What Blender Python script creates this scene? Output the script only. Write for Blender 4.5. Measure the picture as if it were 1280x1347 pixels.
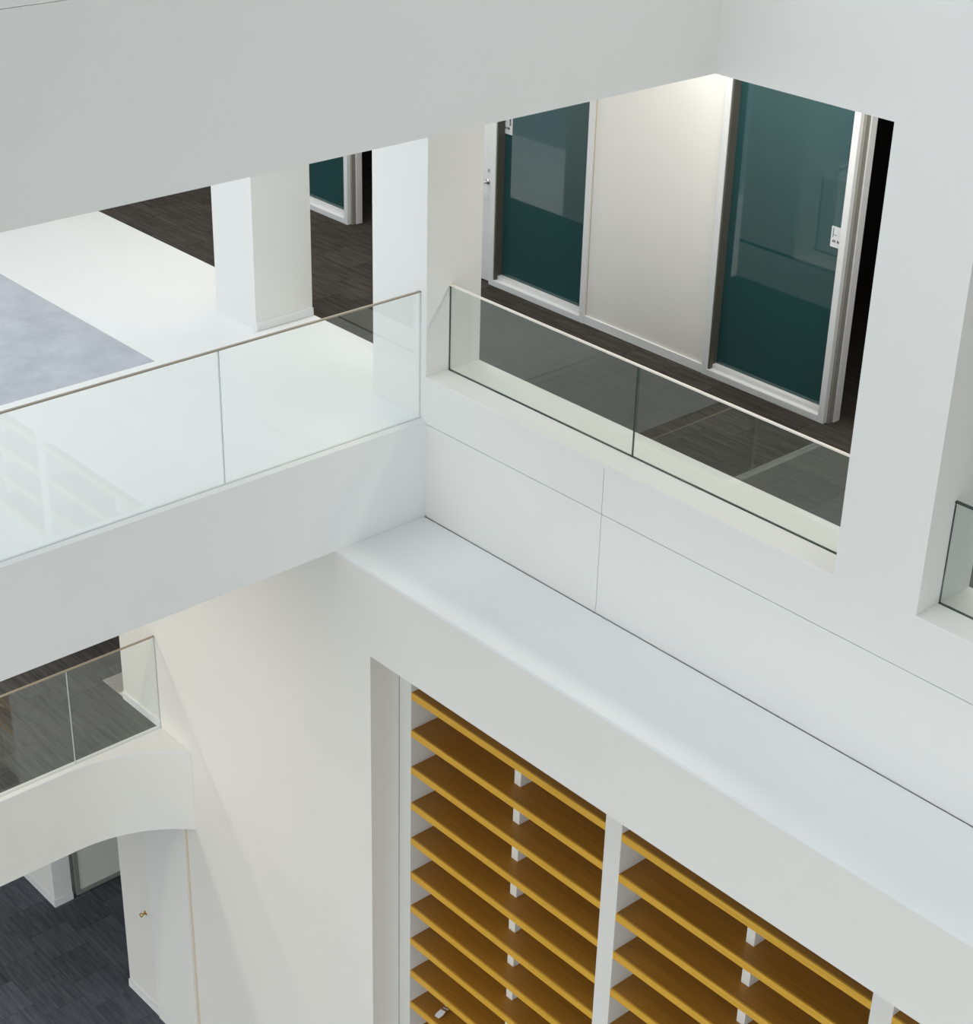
import bpy, bmesh, math, random
from mathutils import Vector, Matrix
random.seed(7)
for o in list(bpy.data.objects):
    bpy.data.objects.remove(o, do_unlink=True)
SC = bpy.context.scene
COL = SC.collection
S = 1.43          # modelling unit -> metres
Vs = lambda x, y, z: Vector((x * S, y * S, z * S))

# ------------------------------------------------------------------ camera
F = Vector((-0.65115558, 0.59716622, -0.46838971))
R = Vector((0.66632649, 0.74527847, 0.02385388))
U = Vector((-0.36332549, 0.29656789, 0.88319991))
cam = bpy.data.cameras.new('camera')
cam.sensor_fit = 'HORIZONTAL'
cam.sensor_width = 36.0
cam.lens = 2326.248 / 1280 * 36.0
cam.clip_start = 0.05
cam.clip_end = 200
camo = bpy.data.objects.new('camera', cam)
COL.objects.link(camo)
M = Matrix((R, U, -F)).transposed().to_4x4()
M.translation = Vs(6.97764686, -5.91026439, 4.26438746)
camo.matrix_world = M
SC.camera = camo

# ------------------------------------------------------------------ world / light / exposure
SC.view_settings.view_transform = 'Standard'
SC.view_settings.look = 'None'
SC.view_settings.gamma = 1.0
SC.view_settings.use_curve_mapping = False
SC.view_settings.exposure = 0.57
world = bpy.data.worlds.new('overcast_sky')
SC.world = world
world.use_nodes = True
bg = world.node_tree.nodes['Background']
bg.inputs['Color'].default_value = (0.89, 0.955, 1.0, 1)      # plain overcast sky above the open atrium roof
bg.inputs['Strength'].default_value = 1.45


def lamp(name, x, y, z, sx, sy, power, col, rot=(0, 0, 0)):
    l = bpy.data.lights.new(name, 'AREA')
    l.shape = 'RECTANGLE'
    l.size = sx * S
    l.size_y = sy * S
    l.energy = power
    l.color = col
    o = bpy.data.objects.new(name, l)
    COL.objects.link(o)
    o.location = Vs(x, y, z)
    o.rotation_euler = rot
    return o


WARM = (1.0, 0.95, 0.88)
WARMER = (1.0, 0.90, 0.76)
# unseen fill lights added to brighten the corridor and the two storeys below
lamp('corridor_fill_light', -2.6, 1.28, 2.35, 2.6, 0.24, 46, WARM)
lamp('corridor_fill_light', 1.9, 1.28, 2.35, 3.6, 0.24, 54, WARM)
lamp('bridge_underside_fill', -1.5, -4.2, -0.63, 0.12, 5.0, 55, WARMER)
lamp('gallery_fill_light', -3.2, -5.6, -0.64, 0.15, 4.0, 150, WARM)  # added to brighten the carpet mirrored in the glass
lamp('gallery_fill_light', -3.4, -1.6, -0.64, 0.15, 1.6, 22, WARM)
lamp('ground_fill_light', -3.4, -4.4, -3.65, 0.15, 3.0, 85, WARM)

# ------------------------------------------------------------------ materials


def new_mat(name):
    m = bpy.data.materials.new(name)
    m.use_nodes = True
    nt = m.node_tree
    return m, nt, nt.nodes['Principled BSDF']


def paint(name, col, rough=0.55, bump=0.02, scale=60, var=0.015):
    m, nt, b = new_mat(name)
    tc = nt.nodes.new('ShaderNodeTexCoord')
    n = nt.nodes.new('ShaderNodeTexNoise')
    n.inputs['Scale'].default_value = scale
    n.inputs['Detail'].default_value = 4
    nt.links.new(tc.outputs['Object'], n.inputs['Vector'])
    bp = nt.nodes.new('ShaderNodeBump')
    bp.inputs['Strength'].default_value = bump
    bp.inputs['Distance'].default_value = 0.01
    nt.links.new(n.outputs['Fac'], bp.inputs['Height'])
    nt.links.new(bp.outputs['Normal'], b.inputs['Normal'])
    n2 = nt.nodes.new('ShaderNodeTexNoise')
    n2.inputs['Scale'].default_value = 1.3
    nt.links.new(tc.outputs['Object'], n2.inputs['Vector'])
    rmp = nt.nodes.new('ShaderNodeMixRGB')
    rmp.inputs['Color1'].default_value = (*[c * (1 - var) for c in col], 1)
    rmp.inputs['Color2'].default_value = (*[min(1, c * (1 + var)) for c in col], 1)
    nt.links.new(n2.outputs['Fac'], rmp.inputs['Fac'])
    nt.links.new(rmp.outputs['Color'], b.inputs['Base Color'])
    b.inputs['Roughness'].default_value = rough
    b.inputs['Specular IOR Level'].default_value = 0.3
    return m


def carpet(name, col, col2, stretch=(2.2, 26, 26), rnd=0.25):
    m, nt, b = new_mat(name)
    tc = nt.nodes.new('ShaderNodeTexCoord')
    geo = nt.nodes.new('ShaderNodeNewGeometry')
    mp = nt.nodes.new('ShaderNodeMapping')
    mp.inputs['Scale'].default_value = stretch
    nt.links.new(geo.outputs['Position'], mp.inputs['Vector'])
    oi = nt.nodes.new('ShaderNodeObjectInfo')
    off = nt.nodes.new('ShaderNodeMath')
    off.operation = 'MULTIPLY'
    off.inputs[1].default_value = 37.0
    nt.links.new(oi.outputs['Random'], off.inputs[0])
    cmb = nt.nodes.new('ShaderNodeCombineXYZ')
    nt.links.new(off.outputs[0], cmb.inputs['X'])
    nt.links.new(off.outputs[0], cmb.inputs['Z'])
    nt.links.new(cmb.outputs[0], mp.inputs['Location'])
    n = nt.nodes.new('ShaderNodeTexNoise')
    n.inputs['Scale'].default_value = 1.0
    n.inputs['Detail'].default_value = 6
    n.inputs['Roughness'].default_value = 0.7
    nt.links.new(mp.outputs[0], n.inputs['Vector'])
    cr = nt.nodes.new('ShaderNodeValToRGB')
    cr.color_ramp.elements[0].position = 0.33
    cr.color_ramp.elements[0].color = (*col, 1)
    cr.color_ramp.elements[1].position = 0.68
    cr.color_ramp.elements[1].color = (*col2, 1)
    nt.links.new(n.outputs['Fac'], cr.inputs['Fac'])
    mr = nt.nodes.new('ShaderNodeMapRange')
    mr.inputs['To Min'].default_value = 1 - rnd
    mr.inputs['To Max'].default_value = 1 + rnd
    nt.links.new(oi.outputs['Random'], mr.inputs['Value'])
    mul = nt.nodes.new('ShaderNodeVectorMath')
    mul.operation = 'SCALE'
    nt.links.new(cr.outputs['Color'], mul.inputs[0])
    nt.links.new(mr.outputs['Result'], mul.inputs['Scale'])
    nt.links.new(mul.outputs[0], b.inputs['Base Color'])
    b.inputs['Roughness'].default_value = 0.95
    b.inputs['Specular IOR Level'].default_value = 0.1
    n3 = nt.nodes.new('ShaderNodeTexNoise')
    n3.inputs['Scale'].default_value = 220
    nt.links.new(tc.outputs['Object'], n3.inputs['Vector'])
    bp = nt.nodes.new('ShaderNodeBump')
    bp.inputs['Strength'].default_value = 0.5
    bp.inputs['Distance'].default_value = 0.004
    nt.links.new(n3.outputs['Fac'], bp.inputs['Height'])
    nt.links.new(bp.outputs['Normal'], b.inputs['Normal'])
    return m


def wood(name, c1, c2):
    m, nt, b = new_mat(name)
    tc = nt.nodes.new('ShaderNodeTexCoord')
    mp = nt.nodes.new('ShaderNodeMapping')
    mp.inputs['Scale'].default_value = (1.2, 22, 22)
    nt.links.new(tc.outputs['Object'], mp.inputs['Vector'])
    n = nt.nodes.new('ShaderNodeTexNoise')
    n.inputs['Scale'].default_value = 1.6
    n.inputs['Detail'].default_value = 5
    n.inputs['Distortion'].default_value = 0.4
    nt.links.new(mp.outputs[0], n.inputs['Vector'])
    cr = nt.nodes.new('ShaderNodeValToRGB')
    cr.color_ramp.elements[0].position = 0.3
    cr.color_ramp.elements[0].color = (*c1, 1)
    cr.color_ramp.elements[1].position = 0.7
    cr.color_ramp.elements[1].color = (*c2, 1)
    nt.links.new(n.outputs['Fac'], cr.inputs['Fac'])
    nt.links.new(cr.outputs['Color'], b.inputs['Base Color'])
    b.inputs['Roughness'].default_value = 0.45
    return m


def plain(name, col, rough=0.4, metal=0.0, spec=0.5):
    m, nt, b = new_mat(name)
    tc = nt.nodes.new('ShaderNodeTexCoord')
    n = nt.nodes.new('ShaderNodeTexNoise')
    n.inputs['Scale'].default_value = 40
    nt.links.new(tc.outputs['Object'], n.inputs['Vector'])
    mx = nt.nodes.new('ShaderNodeMixRGB')
    mx.inputs['Color1'].default_value = (*[c * 0.97 for c in col], 1)
    mx.inputs['Color2'].default_value = (*[min(1, c * 1.03) for c in col], 1)
    nt.links.new(n.outputs['Fac'], mx.inputs['Fac'])
    nt.links.new(mx.outputs['Color'], b.inputs['Base Color'])
    b.inputs['Roughness'].default_value = rough
    b.inputs['Metallic'].default_value = metal
    b.inputs['Specular IOR Level'].default_value = spec
    return m


def clear_glass(name, tint, ior=1.58):
    m = bpy.data.materials.new(name)
    m.use_nodes = True
    nt = m.node_tree
    for n in list(nt.nodes):
        nt.nodes.remove(n)
    out = nt.nodes.new('ShaderNodeOutputMaterial')
    tr = nt.nodes.new('ShaderNodeBsdfTransparent')
    tr.inputs['Color'].default_value = (*tint, 1)
    gl = nt.nodes.new('ShaderNodeBsdfGlossy')
    gl.inputs['Roughness'].default_value = 0.0
    gl.inputs['Color'].default_value = (0.95, 1.0, 0.98, 1)
    geo = nt.nodes.new('ShaderNodeNewGeometry')
    mr = nt.nodes.new('ShaderNodeMapRange')       # same reflectance on both faces of the pane
    mr.inputs['To Min'].default_value = ior
    mr.inputs['To Max'].default_value = 1.0 / ior
    nt.links.new(geo.outputs['Backfacing'], mr.inputs['Value'])
    fr = nt.nodes.new('ShaderNodeFresnel')
    nt.links.new(mr.outputs['Result'], fr.inputs['IOR'])
    mix = nt.nodes.new('ShaderNodeMixShader')
    nt.links.new(fr.outputs[0], mix.inputs['Fac'])
    nt.links.new(tr.outputs[0], mix.inputs[1])
    nt.links.new(gl.outputs[0], mix.inputs[2])
    nt.links.new(mix.outputs[0], out.inputs['Surface'])
    return m


MW = paint('white_wall_paint', (0.81, 0.80, 0.77))
MW2 = paint('white_floor_coating', (0.82, 0.825, 0.81), rough=0.4, bump=0.01)
MB = paint('cream_corridor_paint', (0.83, 0.815, 0.77), bump=0.04, scale=90)
MBASE = paint('white_skirting', (0.82, 0.83, 0.83), rough=0.35, bump=0.0)
MLEDGEP = paint('cool_white_ledge_paint', (0.86, 0.865, 0.855), 0.5)
MGREY = plain('grey_light_blocker', (0.17, 0.175, 0.18), 0.6)  # dark colour of the added walls and roof strips that cut light
MBOUNCE = paint('pale_bounce_ground', (0.52, 0.51, 0.48), 0.7)  # colour of the added ground that bounces light
MFRAME = plain('white_lacquered_frame', (0.76, 0.77, 0.77), 0.35)
MBEAD = plain('grey_lacquered_bead', (0.27, 0.265, 0.235), 0.4)
MBEADSH = plain('shaded_olive_bead', (0.085, 0.083, 0.068), 0.5)  # dark olive carries the shade on one side of the frame
MTEAL = plain('teal_backed_glass', (0.018, 0.068, 0.070), 0.03, 0.0, 1.0)
MCREAM = paint('cream_plaster_paint', (0.80, 0.78, 0.73))
MCORR = carpet('brown_corridor_carpet', (0.034, 0.030, 0.026), (0.075, 0.066, 0.058), rnd=0.12)
MGAL = carpet('grey_gallery_carpet', (0.055, 0.055, 0.052), (0.125, 0.124, 0.118), rnd=0.12)
MGRD = carpet('slate_ground_carpet', (0.072, 0.076, 0.092), (0.145, 0.152, 0.176), rnd=0.22)
MLIGHTC = carpet('pale_blue_grey_carpet', (0.42, 0.44, 0.475), (0.53, 0.55, 0.585), stretch=(3, 3, 3), rnd=0.0)
MWOOD = wood('brown_oak_veneer', (0.34, 0.145, 0.012), (0.42, 0.185, 0.02))
MLIP = wood('golden_oak_lipping', (0.62, 0.33, 0.030), (0.72, 0.40, 0.045))
MSHELFW = paint('pale_shelf_lacquer', (0.74, 0.72, 0.67), rough=0.4, bump=0.0)
MGLASS = clear_glass('clear_glass', (0.982, 0.994, 0.99))
MGLASSG = clear_glass('greenish_glass', (0.915, 0.94, 0.928))
MLEDGE = plain('pale_glass_edge', (0.66, 0.69, 0.67), 0.3)
MEDGE = plain('glass_edge', (0.03, 0.05, 0.04), 0.2)
MCAPT = plain('bronze_cap_rail', (0.34, 0.29, 0.22), 0.4)
MCAPLIT = plain('lit_cap_rail', (0.85, 0.80, 0.72), 0.35)  # lit copy of the cap metal, brightness put into the colour
MGAP = plain('shadow_joint', (0.26, 0.25, 0.22), 0.9)
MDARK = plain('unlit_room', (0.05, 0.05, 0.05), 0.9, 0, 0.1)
MSTEEL = plain('steel_handle', (0.55, 0.55, 0.55), 0.3, 1.0)
MBRASS = plain('brass', (0.75, 0.52, 0.22), 0.3, 0.9)
MCARD = plain('white_card', (0.80, 0.81, 0.82), 0.5)
MINK = plain('grey_ink', (0.08, 0.08, 0.09), 0.6)
MBLUE = plain('blue_ink', (0.07, 0.12, 0.22), 0.6)
MTAN = plain('tan_shadow_line', (0.64, 0.56, 0.44), 0.6)
MBROWN = plain('brown_print', (0.20, 0.10, 0.04), 0.6)

# ------------------------------------------------------------------ mesh helpers


def add_box(bm, x0, x1, y0, y1, z0, z1, mi=0):
    v = [bm.verts.new(Vs(x, y, z)) for x in (x0, x1) for y in (y0, y1) for z in (z0, z1)]
    fs = [(0, 1, 3, 2), (4, 6, 7, 5), (0, 4, 5, 1), (2, 3, 7, 6), (0, 2, 6, 4), (1, 5, 7, 3)]
    for f in fs:
        bm.faces.new([v[i] for i in f]).material_index = mi


def link(name, bm, mats, parent=None, bevel=0.0):
    me = bpy.data.meshes.new(name)
    bmesh.ops.recalc_face_normals(bm, faces=bm.faces)
    bm.to_mesh(me)
    bm.free()
    for m in (mats if isinstance(mats, (list, tuple)) else [mats]):
        me.materials.append(m)
    o = bpy.data.objects.new(name, me)
    COL.objects.link(o)
    o.parent = parent
    if bevel:
        b = o.modifiers.new('soft_edge', 'BEVEL')
        b.width = bevel
        b.segments = 2
        b.limit_method = 'ANGLE'
    return o


def boxes(name, bl, mats, parent=None, bevel=0.0):
    bm = bmesh.new()
    for b in bl:
        add_box(bm, *b)
    return link(name, bm, mats, parent, bevel)


def struct(o, label=None, cat=None):
    o['kind'] = 'structure'
    if label:
        o['label'] = label
    if cat:
        o['category'] = cat
    return o


def tag(o, label, cat, group=None):
    o['label'] = label
    o['category'] = cat
    if group:
        o['group'] = group
    return o


def empty(name, x, y, z):
    o = bpy.data.objects.new(name, None)
    COL.objects.link(o)
    o.location = Vs(x, y, z)
    o.empty_display_size = 0.1
    return o


def keep(o, parent):
    """parent o (modelled in world coordinates) to a thing placed elsewhere"""
    o.parent = parent
    o.matrix_parent_inverse = Matrix.Translation(-parent.location)
    return o


def prism(name, pts, z0, z1, mats, parent=None):
    bm = bmesh.new()
    lo = [bm.verts.new(Vs(x, y, z0)) for x, y in pts]
    hi = [bm.verts.new(Vs(x, y, z1)) for x, y in pts]
    bm.faces.new(lo)
    bm.faces.new(hi)
    n = len(pts)
    for i in range(n):
        bm.faces.new((lo[i], lo[(i + 1) % n], hi[(i + 1) % n], hi[i]))
    return link(name, bm, mats, parent)


def lathe(bm, axis_pt, direction, prof, seg=20, mi=0):
    """prof: list of (distance along direction, radius), metres"""
    d = Vector(direction).normalized()
    a = d.orthogonal().normalized()
    b = d.cross(a)
    rings = []
    for t, r in prof:
        c = Vector(axis_pt) + d * t
        rings.append([bm.verts.new(c + (a * math.cos(q) + b * math.sin(q)) * r) for q in
                      [2 * math.pi * k / seg for k in range(seg)]])
    for i in range(len(rings) - 1):
        for k in range(seg):
            f = bm.faces.new((rings[i][k], rings[i][(k + 1) % seg], rings[i + 1][(k + 1) % seg], rings[i + 1][k]))
            f.material_index = mi
            f.smooth = True
    bm.faces.new(rings[0]).material_index = mi
    bm.faces.new(rings[-1]).material_index = mi


TH = 0.012            # carpet tile thickness
_tiles = {}


def tile(parent, x, y, w, h, z, mat):
    key = (round(w, 4), round(h, 4), mat.name)
    if key not in _tiles:
        bm = bmesh.new()
        g = 0.0012
        add_box(bm, g, w - g, g, h - g, 0, TH)
        o = link('carpet_tile', bm, mat)
        _tiles[key] = o.data
    else:
        o = bpy.data.objects.new('carpet_tile', _tiles[key])
        COL.objects.link(o)
    o.location = Vs(x, y, z - TH)
    o.parent = parent
    return o


def tiles(parent, x0, x1, y0, y1, z, mat, t=0.35, inside=None):
    ny = math.ceil((y1 - y0) / t - 1e-6)
    nx = math.ceil((x1 - x0) / t - 1e-6)
    for j in range(ny):
        for i in range(-1, nx):
            xa = x1 - (i + 1) * t + (t / 2 if j % 2 else 0)
            xb = xa + t
            xa, xb = max(xa, x0), min(xb, x1)
            ya, yb = y0 + j * t, min(y0 + (j + 1) * t, y1)
            if xb - xa < 0.02 or yb - ya < 0.02:
                continue
            if inside and not inside((xa + xb) / 2, (ya + yb) / 2):
                continue
            tile(parent, xa, ya, xb - xa, yb - ya, z, mat)


# ================================================================== LARGE STRUCTURE
ZB = -0.62                       # underside of the bridge / ledge level
Z1, Z0 = -2.94, -5.88            # gallery and ground floor levels
ZH = 2.366                       # head of the opening
ZS = 0.268                       # sill
WT = 0.40                        # thickness of the right wall
XE, YS, XW, ZT = 10.5, -9.5, -8.0, 6.2

# ---- right wall of the atrium (plane y = 0), cladding panels with open joints
PT = 0.014                       # panel thickness
wr = boxes('wall_right', [
    (-0.475, XE, PT, WT, ZB - 0.05, ZS - PT),            # parapet core
    (-0.475, 0.0, PT, WT, ZS - PT, ZH),                  # pier by the bridge
    (2.887, 3.342, PT, WT, ZS - PT, ZH),                 # pier between the openings
    (6.2, 6.65, PT, WT, ZS - PT, ZH),
    (-4.0, XE, PT, WT, ZH, ZT)], MW)
struct(wr, 'white panelled atrium wall with two glazed parapet openings', 'wall')
G = 0.0034
JX, JZ = 1.414, -0.022
joint = boxes('joint_backing', [(0.0, XE, 0.009, PT, ZB, JZ + 0.02), (JX - 0.03, JX + 0.03, 0.009, PT, ZB, ZS - 0.02)], MGAP, wr)
boxes('wall_panel', [(0.0, JX - G / 2, 0, PT, ZB + 0.004, JZ - G / 2)], MW, wr)
boxes('wall_panel', [(JX + G / 2, XE, 0, PT, ZB + 0.004, JZ - G / 2)], MW, wr)
boxes('wall_panel', [(-0.475, JX - G / 2, 0, PT, JZ + G / 2, 0.246), (-0.475, JX, 0, WT, 0.246, ZS),
                     (-0.475, 0.0, 0, PT, ZS, ZH)], MW, wr)
boxes('wall_panel', [(JX + G / 2, XE, 0, PT, JZ + G / 2, 0.246), (JX, XE, 0, WT, 0.246, ZS),
                     (2.887, 3.342, 0, PT, ZS, ZH), (6.2, 6.65, 0, PT, ZS, ZH)], MW, wr)
boxes('wall_panel', [(-4.0, XE, 0, PT, ZH, ZT)], MW, wr)
# bits of the wall that belong to the storey above
wl = boxes('wall_lower', [
    (-2.56, 0.298, -0.65, 0.0, ZB - 0.02, Z1),            # gallery storey, left of the recess
    (-2.86, 0.298, -0.65, 0.0, Z1, Z0),                   # ground storey
    (0.298, XE, -0.65, 0.05, ZB - 0.02, -1.177),            # beam over the recess
    (0.298, XE, 0.05, 0.15, ZB - 0.06, Z0)], MCREAM)
struct(wl, 'warm white lower wall with deep recess for the shelving', 'wall')
ledge = boxes('trim_1', [(-1.68, XE, -0.65, -0.004, ZB - 0.02, ZB)], MLEDGEP)
struct(ledge, 'white ledge along the foot of the panelled wall', 'ledge')

# ---- bridge at floor level
br = boxes('floor_bridge', [(-1.68, 0.0, YS, 0.0, ZB, 0.0), (-0.475 - 1.21, -0.475, 0.0, 0.475, ZB, 0.0)], MW2)
struct(br, 'white floored bridge with pale grey fascia crossing the atrium', 'bridge')
# landing west of the bridge: white strip + pale carpet
ld = boxes('floor_landing', [(XW, -1.68, -0.734, 0.475, ZB, 0.0), (XW, -1.68, YS, -0.734, ZB, -TH)], MW2)
struct(ld, 'white landing floor beside the bridge with inset carpet', 'floor')
for k in range(3):
    boxes('carpet', [(XW + 2.107 * k, XW + 2.107 * (k + 1), YS, -0.734, -TH, 0.001)], MLIGHTC, ld)
# ---- bridge of the storey above
ub = boxes('floor_bridge_above', [(0.25, 1.917, YS, 0.0, ZH, 3.0)], MW)
struct(ub, 'underside and slab of the higher bridge', 'bridge')
boxes('fascia_panel', [(1.917, 1.931, YS, 0.0, ZH, 3.058)], MW, ub)
boxes('fascia_panel', [(1.80, 1.931, YS, 0.0, 3.062, 3.33)], MW, ub)
# ---- corridor behind the right wall
fc = boxes('floor_corridor', [(XW, XE, 0.475, 6.0, ZB, -TH), (-0.475, XE, WT, 0.475, ZB, -TH)], MDARK)
struct(fc, 'brown carpet tiles of the corridor floor', 'floor')
tiles(fc, -5.6, 3.7, 0.475, 1.875, 0.0, MCORR)
tiles(fc, -0.475, 3.7, WT, 0.475, 0.0, MCORR)
boxes('carpet', [(XW, XE, 1.875, 6.0, -TH, 0.0), (3.7, XE, WT, 1.875, -TH, 0.0), (XW, -5.6, .475, 1.875, -TH, 0)], MCORR, fc)
cc = boxes('ceiling_corridor', [(XW, XE, WT + 0.001, 6.0, ZH, 3.0), (XW, -1.69, 0.02, WT + 0.001, ZH, 3.0)], MW)
struct(cc, 'white corridor ceiling', 'ceiling')
pier = boxes('wall_pier', [(-2.14, -1.70, 0.03, 0.472, 0.0, ZH)], MW)
struct(pier, 'white pier at the corner of the landing', 'pier')
boxes('baseboard', [(-1.70, -1.69, 0.03, 0.474, 0.0, 0.05)], MBASE, pier)

# ---- corridor back wall with its glazed units and doors
YB = 1.76
UNITS = [(-3.90, -2.964), (-1.41, -0.492), (0.532, 1.47)]
HD = 2.30
bw = boxes('wall_back', [(XW, -3.90, YB, YB + 0.12, 0, ZH), (-2.964 + 0.9, -1.503 - 0.75, YB, YB + 0.12, 0, ZH),
                         (-0.492, 0.532, YB, YB + 0.12, 0, ZH), (2.37, XE, YB, YB + 0.12, 0, ZH),
                         (XW, XE, YB, YB + 0.12, HD, ZH)], MB)
struct(bw, 'cream corridor wall between the teal glazed units', 'wall')
for a, b in ((-0.492, 0.532), (2.37, XE), (XW, -3.90)):
    boxes('baseboard', [(a, b, YB - 0.012, YB, 0.0, 0.055)], MBASE, bw)
boxes('shadow_gap', [(-0.492, -0.484, YB - 0.002, YB + 0.01, 0.055, HD)], MTAN, bw)


def glazed(n, x0, x1, label, open_right):
    e = struct(empty('window_%d' % n, (x0 + x1) / 2, YB, 0), label, 'glazed partition')
    fw, fy0, fy1 = 0.042, YB - 0.02, YB + 0.07
    def part(nm, bl, m, bev=0.0):
        return keep(boxes(nm, bl, m, None, bev), e)
    part('frame_stile', [(x0, x0 + fw, fy0, fy1, 0, HD)], MFRAME, 0.004)
    part('frame_stile', [(x1 - fw, x1, fy0, fy1, 0, HD)], MFRAME, 0.004)
    part('frame_rail', [(x0 + fw, x1 - fw, fy0, fy1, 0, fw)], MFRAME, 0.004)
    part('frame_rail', [(x0 + fw, x1 - fw, fy0, fy1, HD - fw, HD)], MFRAME, 0.004)
    bd = 0.026
    part('glazing_bead', [(x0 + fw, x0 + fw + 0.012, YB - 0.012, YB + 0.06, fw, HD - fw)], MBEADSH, 0.002)  # shade of this inner side is painted in by the dark bead
    part('glazing_bead', [(x1 - fw - bd * 0.5, x1 - fw, YB + 0.02, YB + 0.06, fw, HD - fw)], MBEAD, 0.003)
    part('glazing_bead', [(x0 + fw, x1 - fw, YB + 0.015, YB + 0.06, fw, fw + bd)], MFRAME, 0.003)
    part('pane', [(x0 + fw, x1 - fw, YB + 0.05, YB + 0.062, fw, HD - fw)], MTEAL)
    if open_right:           # stepped door jamb at the open doorway
        part('door_jamb', [(x1, x1 + 0.018, YB + 0.01, YB + 0.10, 0, HD)], MBEAD, 0.003)
        part('door_jamb', [(x1 + 0.018, x1 + 0.026, YB + 0.045, YB + 0.10, 0, HD)], MFRAME, 0.003)
    return e


w1 = glazed(1, *UNITS[0], 'teal glazed partition seen between the two white piers', True)
w2 = glazed(2, *UNITS[1], 'teal glazed partition beside the white door with a steel handle', False)
w3 = glazed(3, *UNITS[2], 'wide teal glazed partition next to the dark open doorway', True)
d1 = struct(empty('door_1', -1.85, YB, 0), 'white corridor door with steel lever handle', 'door')
keep(boxes('door_leaf', [(-2.25, -1.425, YB + 0.005, YB + 0.05, 0.008, HD)], MFRAME, None, 0.004), d1)
keep(boxes('door_stop', [(-1.425, -1.41, YB + 0.03, YB + 0.10, 0.0, HD)], MBEAD), d1)
bm = bmesh.new()
hp = Vs(-1.462, YB, 0.70)
lathe(bm, hp + Vector((0, 0.008, 0)), (0, -1, 0), [(0, 0.024), (0.010, 0.024), (0.011, 0.009), (0.05, 0.009)], 16)
lathe(bm, hp + Vector((0.008, -0.042, 0)), (-1, 0, 0), [(0, 0.007), (0.01, 0.009), (0.11, 0.009), (0.12, 0.006)], 12)
keep(link('lever_handle', bm, MSTEEL), d1)
bm = bmesh.new()
lathe(bm, hp + Vector((0.006, 0.008, 0.115)), (0, -1, 0), [(0, 0.014), (0.008, 0.014), (0.009, 0.010)], 14)
keep(link('lock_cylinder', bm, MSTEEL), d1)
# unlit rooms behind the wall
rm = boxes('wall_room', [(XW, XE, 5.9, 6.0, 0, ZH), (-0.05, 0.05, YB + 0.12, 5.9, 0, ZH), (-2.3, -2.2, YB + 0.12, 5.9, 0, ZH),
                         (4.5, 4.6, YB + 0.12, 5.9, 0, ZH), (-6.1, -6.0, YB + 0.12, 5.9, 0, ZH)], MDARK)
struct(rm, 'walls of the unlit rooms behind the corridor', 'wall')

# ---- gallery floor (one storey down) with the curved edge
XG = -2.03
pts = [(XW, YS), (XG, YS), (XG, -1.40)]
RC = 1.017
for k in range(1, 25):
    a = math.radians(47.55) * k / 24
    pts.append((XG + RC * (1 - math.cos(a)), -1.40 + RC * math.sin(a)))
pts[-1] = (pts[-1][0], -0.651)
pts += [(-2.0, -0.651), (-2.0, -0.60), (-2.6, -0.60), (-2.6, 5.0), (XW, 5.0)]
CFL = -2.115
gal = prism('floor_gallery', pts, -3.61, Z1 - TH, MCREAM)
struct(gal, 'gallery floor with rounded cream fascia and grey carpet', 'floor')
pts2 = [(CFL, YS), (XG, YS)] + pts[2:2 + 25] + [(CFL, -0.651)]
prism('edge_strip', pts2, Z1 - TH - 0.001, Z1, MW2, gal)
tiles(gal, -5.2, CFL, -3.8, 1.0, Z1, MGAL, inside=lambda x, y: x < -2.56 or y < -0.65)
boxes('carpet', [(XW, CFL, YS, -3.8, Z1 - TH, Z1), (XW, -5.2, -3.8, 5.0, Z1 - TH, Z1), (-5.2, -2.6, 1.0, 5.0, Z1 - TH, Z1)], MGAL, gal)
bb = boxes('baseboard_gallery', [(-2.56, CFL + 0.03, -0.662, -0.65, Z1, Z1 + 0.06)], MBASE)
struct(bb, 'white baseboard behind the gallery glass', 'baseboard')

# ---- ground floor
gf = boxes('floor_ground', [(XW, XE, YS, 5.0, Z0 - 0.2, Z0 - TH)], MDARK)
struct(gf, 'slate grey carpet tiles of the ground floor', 'floor')
tiles(gf, -6.4, -1.6, -2.75, 0.75, Z0, MGRD)
boxes('carpet', [(XW, XE, YS, -2.75, Z0 - TH, Z0), (-1.6, XE, -2.75, 5.0, Z0 - TH, Z0), (XW, -6.4, -2.75, 5.0, Z0 - TH, Z0),
                 (-6.4, -1.6, 0.75, 5.0, Z0 - TH, Z0)], MGRD, gf)
bb = boxes('baseboard_ground', [(-2.862, -2.40, -0.664, -0.65, Z0, Z0 + 0.075)], MBASE)
struct(bb, 'white baseboard at the foot of the lower wall', 'baseboard')
pl = boxes('trim_2', [(-2.40, -1.845, -0.672, -0.65, Z0, -3.615)], MW)
struct(pl, 'flat white panel on the ground floor wall', 'trim')
boxes('edge_strip', [(-1.845, -1.822, -0.656, -0.65, Z0, -3.615)], MTAN, pl)  # tan strip paints the shadow line beside the panel
blk = boxes('wall_block', [(-5.6, -4.09, -0.63, -0.462, Z0, Z1 - 0.5), (-5.6, -4.13, -0.42, 2.0, Z0, Z1 - 0.5)], MW)
struct(blk, 'white wall corner on the ground floor', 'wall')
boxes('baseboard', [(-5.6, -4.08, -0.64, -0.460, Z0, Z0 + 0.075)], MBASE, blk)
dg = struct(empty('door_2', -4.1, -0.2, Z0), 'pale panel door with grey frame on the ground floor', 'door')
keep(boxes('frame_stile', [(-4.125, -4.085, -0.425, -0.385, Z0 + 0.01, Z1 - 0.5)], MBEAD, None, 0.003), dg)
keep(boxes('frame_rail', [(-4.125, -4.085, -0.385, 0.6, Z0 + 0.01, Z0 + 0.05)], MBEAD, None, 0.003), dg)
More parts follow.
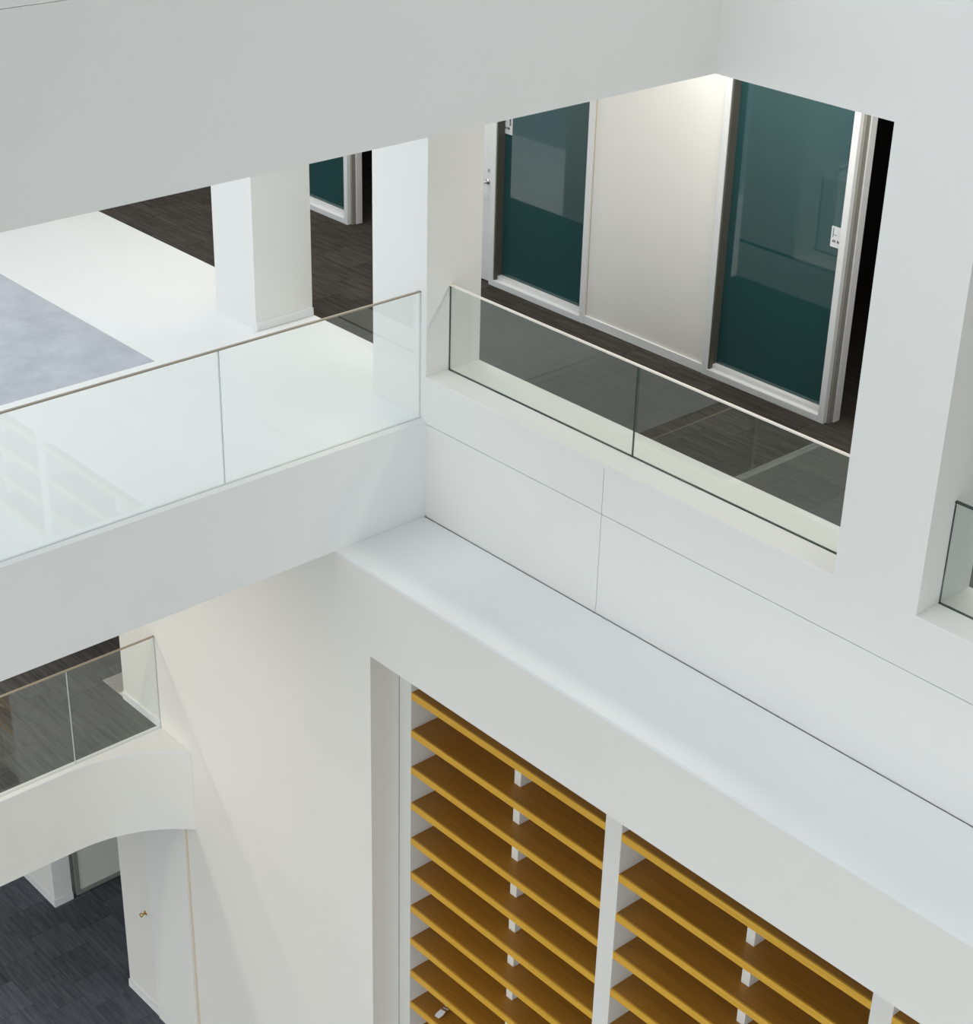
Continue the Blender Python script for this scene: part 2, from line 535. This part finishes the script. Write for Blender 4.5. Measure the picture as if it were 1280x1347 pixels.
keep(boxes('door_leaf', [(-4.125, -4.095, -0.385, 0.6, Z0 + 0.05, Z1 - 0.5)], MSHELFW), dg)

# ---- the rest of the atrium shell (seen only in reflections)
# grey walls, roof strips, window openings and terrace added to shape the light
ZW, ZWS = 1.4, 3.0
sh = boxes('wall_east_blocker', [(XE, XE + 0.2, YS, 6.0, ZW, ZT)], MGREY)
struct(sh, 'added dark upper wall behind the viewer that cuts the light', 'wall')
sh = boxes('window_4', [(XE, XE + 0.12, YS + 2.385 * k - 0.03, YS + 2.385 * k + 0.03, Z0, ZW) for k in range(5)] +
           [(XE + 0.02, XE + 0.10, YS, 0.0, z - 0.04, z + 0.04) for z in (Z0 + 0.04, Z1, 0)], MFRAME)
struct(sh, 'white framed window wall behind the viewer, added for low side light', 'window')
sh = boxes('wall_south_blocker', [(XW, XE, YS - 0.2, YS, ZWS, ZT)], MGREY)
struct(sh, 'added dark end wall behind the viewer that cuts high light', 'wall')
sh = boxes('window_5', [(XW + 2.3125 * k - 0.03, XW + 2.3125 * k + 0.03, YS - 0.12, YS, Z0, ZWS) for k in range(9)] +
           [(XW, XE, YS - 0.10, YS - 0.02, z - 0.04, z + 0.04) for z in (Z0 + 0.04, Z1, 0)], MFRAME)
struct(sh, 'white framed window wall at the end of the atrium, added for side light', 'window')
sh = boxes('ceiling_sky_blocker', [(3.3, XE + 0.2, YS - 0.2, -2.4, ZT, ZT + 0.3), (XW - 0.2, -5.6, YS - 0.2, 6.0, ZT, ZT + 0.3)], MGREY)
struct(sh, 'added roof strips that block part of the sky light', 'ceiling')
sh = boxes('floor_bounce', [(XW - 25, XE + 40, YS - 40, YS, Z0 - 0.2, Z0 - 0.02), (XE, XE + 40, YS, 20, Z0 - 0.2, Z0 - 0.02)], MBOUNCE)
struct(sh, 'added pale ground outside that bounces light inward', 'floor')
sh = boxes('wall_west', [(XW - 0.2, XW, YS, 6.0, Z0, ZT)], MW)
struct(sh, 'white end wall beyond the landing', 'wall')
sh = boxes('wall_north', [(XW, XE, 5.0, 5.2, Z0, ZB)], MW)
struct(sh, 'white end wall of the lower storeys', 'wall')

# ================================================================== GLASS BALUSTRADES


def balustrade(name, label, axis, const, a0, a1, z0, z1, seams, glass, cap, th=0.011, caph=0.008, line=MEDGE):
    """axis 'x': pane runs along x at y=const; axis 'y': runs along y at x=const"""
    mid = (a0 + a1) / 2
    e = empty(name, mid if axis == 'x' else const, const if axis == 'x' else mid, z0)
    tag(e, label, 'balustrade', 'glass balustrades')
    def bx(nm, s0, s1, h, q0, q1, m):
        if axis == 'x':
            b = (s0, s1, const - h, const + h, q0, q1)
        else:
            b = (const - h, const + h, s0, s1, q0, q1)
        return keep(boxes(nm, [b], m), e)
    ed = [a0] + seams + [a1]
    g = 0.0016
    for i in range(len(ed) - 1):
        s0 = ed[i] + (g if i else 0.002)
        s1 = ed[i + 1] - (g if i < len(ed) - 2 else 0.002)
        o = bx('glass_panel', s0, s1, th / 2, z0 + 0.003, z1 - caph, [glass, line])
        for p in o.data.polygons:
            nrm = p.normal
            if abs(nrm.y if axis == 'x' else nrm.x) < 0.5:
                p.material_index = 1
    bx('cap_rail', a0, a1, th / 2 + 0.002, z1 - caph, z1, cap)
    bx('base_channel', a0, a1, th / 2 + 0.001, z0, z0 + 0.004, line)
    return e


balustrade('glass_balustrade', 'clear glass balustrade with thin bronze cap along the white bridge', 'y', -0.055, YS, 0.0, 0.0, 0.768,
           [-1.335 * k for k in range(6, 0, -1)], MGLASS, MCAPT, line=MLEDGE)
balustrade('glass_balustrade', 'greenish glass balustrade with lit cream cap on the sill before the dark corridor', 'x', 0.172, 0.0, 2.887, ZS, 0.782,
           [1.445], MGLASSG, MCAPLIT)
balustrade('glass_balustrade', 'glass balustrade cut by the right edge of the photo', 'x', 0.172, 3.342, 6.2, ZS, 0.782,
           [4.78], MGLASSG, MEDGE)
balustrade('glass_balustrade', 'glass balustrade with tan cap above the rounded cream gallery fascia', 'y', -2.08, YS, -0.652, Z1, -2.182,
           [-0.652 - 0.675 - 1.335 * k for k in range(6, -1, -1)], MGLASS, MCAPT, line=MLEDGE)

# ================================================================== SHELVING IN THE RECESS
YF, YBK = -0.438, 0.02
ZK0, PITCH, THK = -1.457, 0.2635, 0.046
su = empty('shelf_unit', 2.0, -0.28, Z0)
tag(su, 'tall built-in shelf wall with golden oak boards and pale uprights', 'shelves')
BAYS = [(0.409, 1.992), (2.108, 3.703), (3.819, 5.414)]
keep(boxes('side_panel', [(0.298, 0.409, YF, YBK, Z0, -1.17)], MSHELFW), su)
keep(boxes('shadow_gap', [(0.298, 0.303, YF - 0.001, YF + 0.01, Z0, -1.2)], MGAP), su)
for a, b in ((1.992, 2.108), (3.703, 3.819), (5.414, 5.53)):
    keep(boxes('upright', [(a, b, YF, YBK, Z0, -1.17)], MSHELFW), su)
keep(boxes('back_panel', [(0.298, 5.53, YBK, 0.045, Z0, -1.17)], MSHELFW), su)
for bi, (a, b) in enumerate(BAYS):
    n = (13, 10, 4)[bi]
    sm = pm = None
    m = (a + b) / 2
    for k in range(n):
        zt = ZK0 - PITCH * k
        if sm is None:
            so = boxes('shelf_board', [(a, b, YF + 0.012, YBK, -THK, 0)], MWOOD)
            po = boxes('shelf_post', [(m - 0.026, m + 0.026, YF + 0.117, YF + 0.217, 0, PITCH - THK)], MSHELFW)
            lo = boxes('edge_lipping', [(a, b, YF, YF + 0.012, -THK, 0)], MLIP)
            sm, pm = so.data, po.data
        else:
            so = so.copy()
            COL.objects.link(so)
            lo = lo.copy()
            COL.objects.link(lo)
            po = po.copy()
            COL.objects.link(po)
        so.location = Vs(0, 0, zt)
        po.location = Vs(0, 0, zt - PITCH)
        keep(so, su)
        lo.parent = so
        keep(po, su)
# small scrap lying on a shelf
zt = ZK0 - PITCH * 9
le = empty('paper_scrap', 0.617, -0.335, zt)
tag(le, 'small crumpled white paper scrap lying on a golden shelf board', 'paper')


def scrap(name, pts3, mat, th=0.004):
    bm = bmesh.new()
    n = len(pts3)
    lo = [bm.verts.new(Vs(x, y, z)) for x, y, z in pts3]
    hi = [bm.verts.new(Vs(x, y, z + th)) for x, y, z in pts3]
    bm.faces.new(lo)
    bm.faces.new(hi)
    for i in range(n):
        bm.faces.new((lo[i], lo[(i + 1) % n], hi[(i + 1) % n], hi[i]))
    return keep(link(name, bm, mat), le)


scrap('paper_sheet', [(0.612, -0.40, zt + .002), (0.645, -0.395, zt + .002), (0.650, -0.36, zt + .012), (0.640, -0.335, zt + .016),
                      (0.605, -0.345, zt + .016), (0.604, -0.38, zt + .006)], MCARD)
scrap('paper_fold', [(0.605, -0.342, zt + .016), (0.640, -0.332, zt + .016), (0.636, -0.322, zt + .02), (0.606, -0.332, zt + .02)], MBROWN)
scrap('paper_fold', [(0.606, -0.330, zt + .02), (0.640, -0.320, zt + .02), (0.640, -0.308, zt + .018), (0.604, -0.318, zt + .018)], MCARD)
scrap('paper_fold', [(0.592, -0.300, zt + .012), (0.632, -0.288, zt + .012), (0.632, -0.276, zt + .01), (0.590, -0.288, zt + .01)], MCARD)

# ================================================================== SMALL THINGS
kb = empty('wall_knob', -2.513, -0.65, -4.90)
tag(kb, 'small brass knob on the white ground floor wall', 'knob')
kp = Vs(-2.513, -0.65, -4.90)
bm = bmesh.new()
lathe(bm, kp, (0, -1, 0), [(0, 0.024), (0.006, 0.024), (0.008, 0.012)], 18)
keep(link('rose', bm, MBRASS), kb)
bm = bmesh.new()
lathe(bm, kp + Vector((0, -0.006, 0)), (0, -1, 0), [(0, 0.011), (0.03, 0.011), (0.038, 0.022), (0.052, 0.026), (0.064, 0.021), (0.068, 0.010)], 20)
keep(link('knob_head', bm, MBRASS), kb)


def door_card(x0, x1, z0, z1, label, fig):
    y = YB + 0.05
    e = empty('door_sign', (x0 + x1) / 2, y, z0)
    tag(e, label, 'sign', 'paper signs on the teal glass')
    w, h = x1 - x0, z1 - z0
    keep(boxes('card', [(x0, x1, y - 0.004, y, z0, z1)], MCARD), e)
    f = y - 0.0052
    def q(nm, a, b, c, d, m):
        keep(boxes(nm, [(x0 + a * w, x0 + b * w, f, y - 0.004, z0 + c * h, z0 + d * h)], m), e)
    q('figure_body', .68, .82, .68, .98, fig)
    q('figure_leg', .68, .74, .45, .70, fig)
    q('figure_leg', .78, .85, .45, .70, fig)
    q('side_rule', .11, .15, .48, .95, fig)
    for i, a in enumerate((.12, .20, .28, .44, .51, .58, .65)):
        q('letter_stroke', a, a + .05, .24, .34 + .03 * (i % 2), MINK)
    q('text_line', .12, .38, .60, .615, MINK)


door_card(1.322, 1.425, 1.018, 1.135, 'white paper sign with blue figure on the wide teal pane', MBLUE)
door_card(-1.368, -1.288, 1.045, 1.175, 'white paper sign on the teal pane beside the white door', MINK)
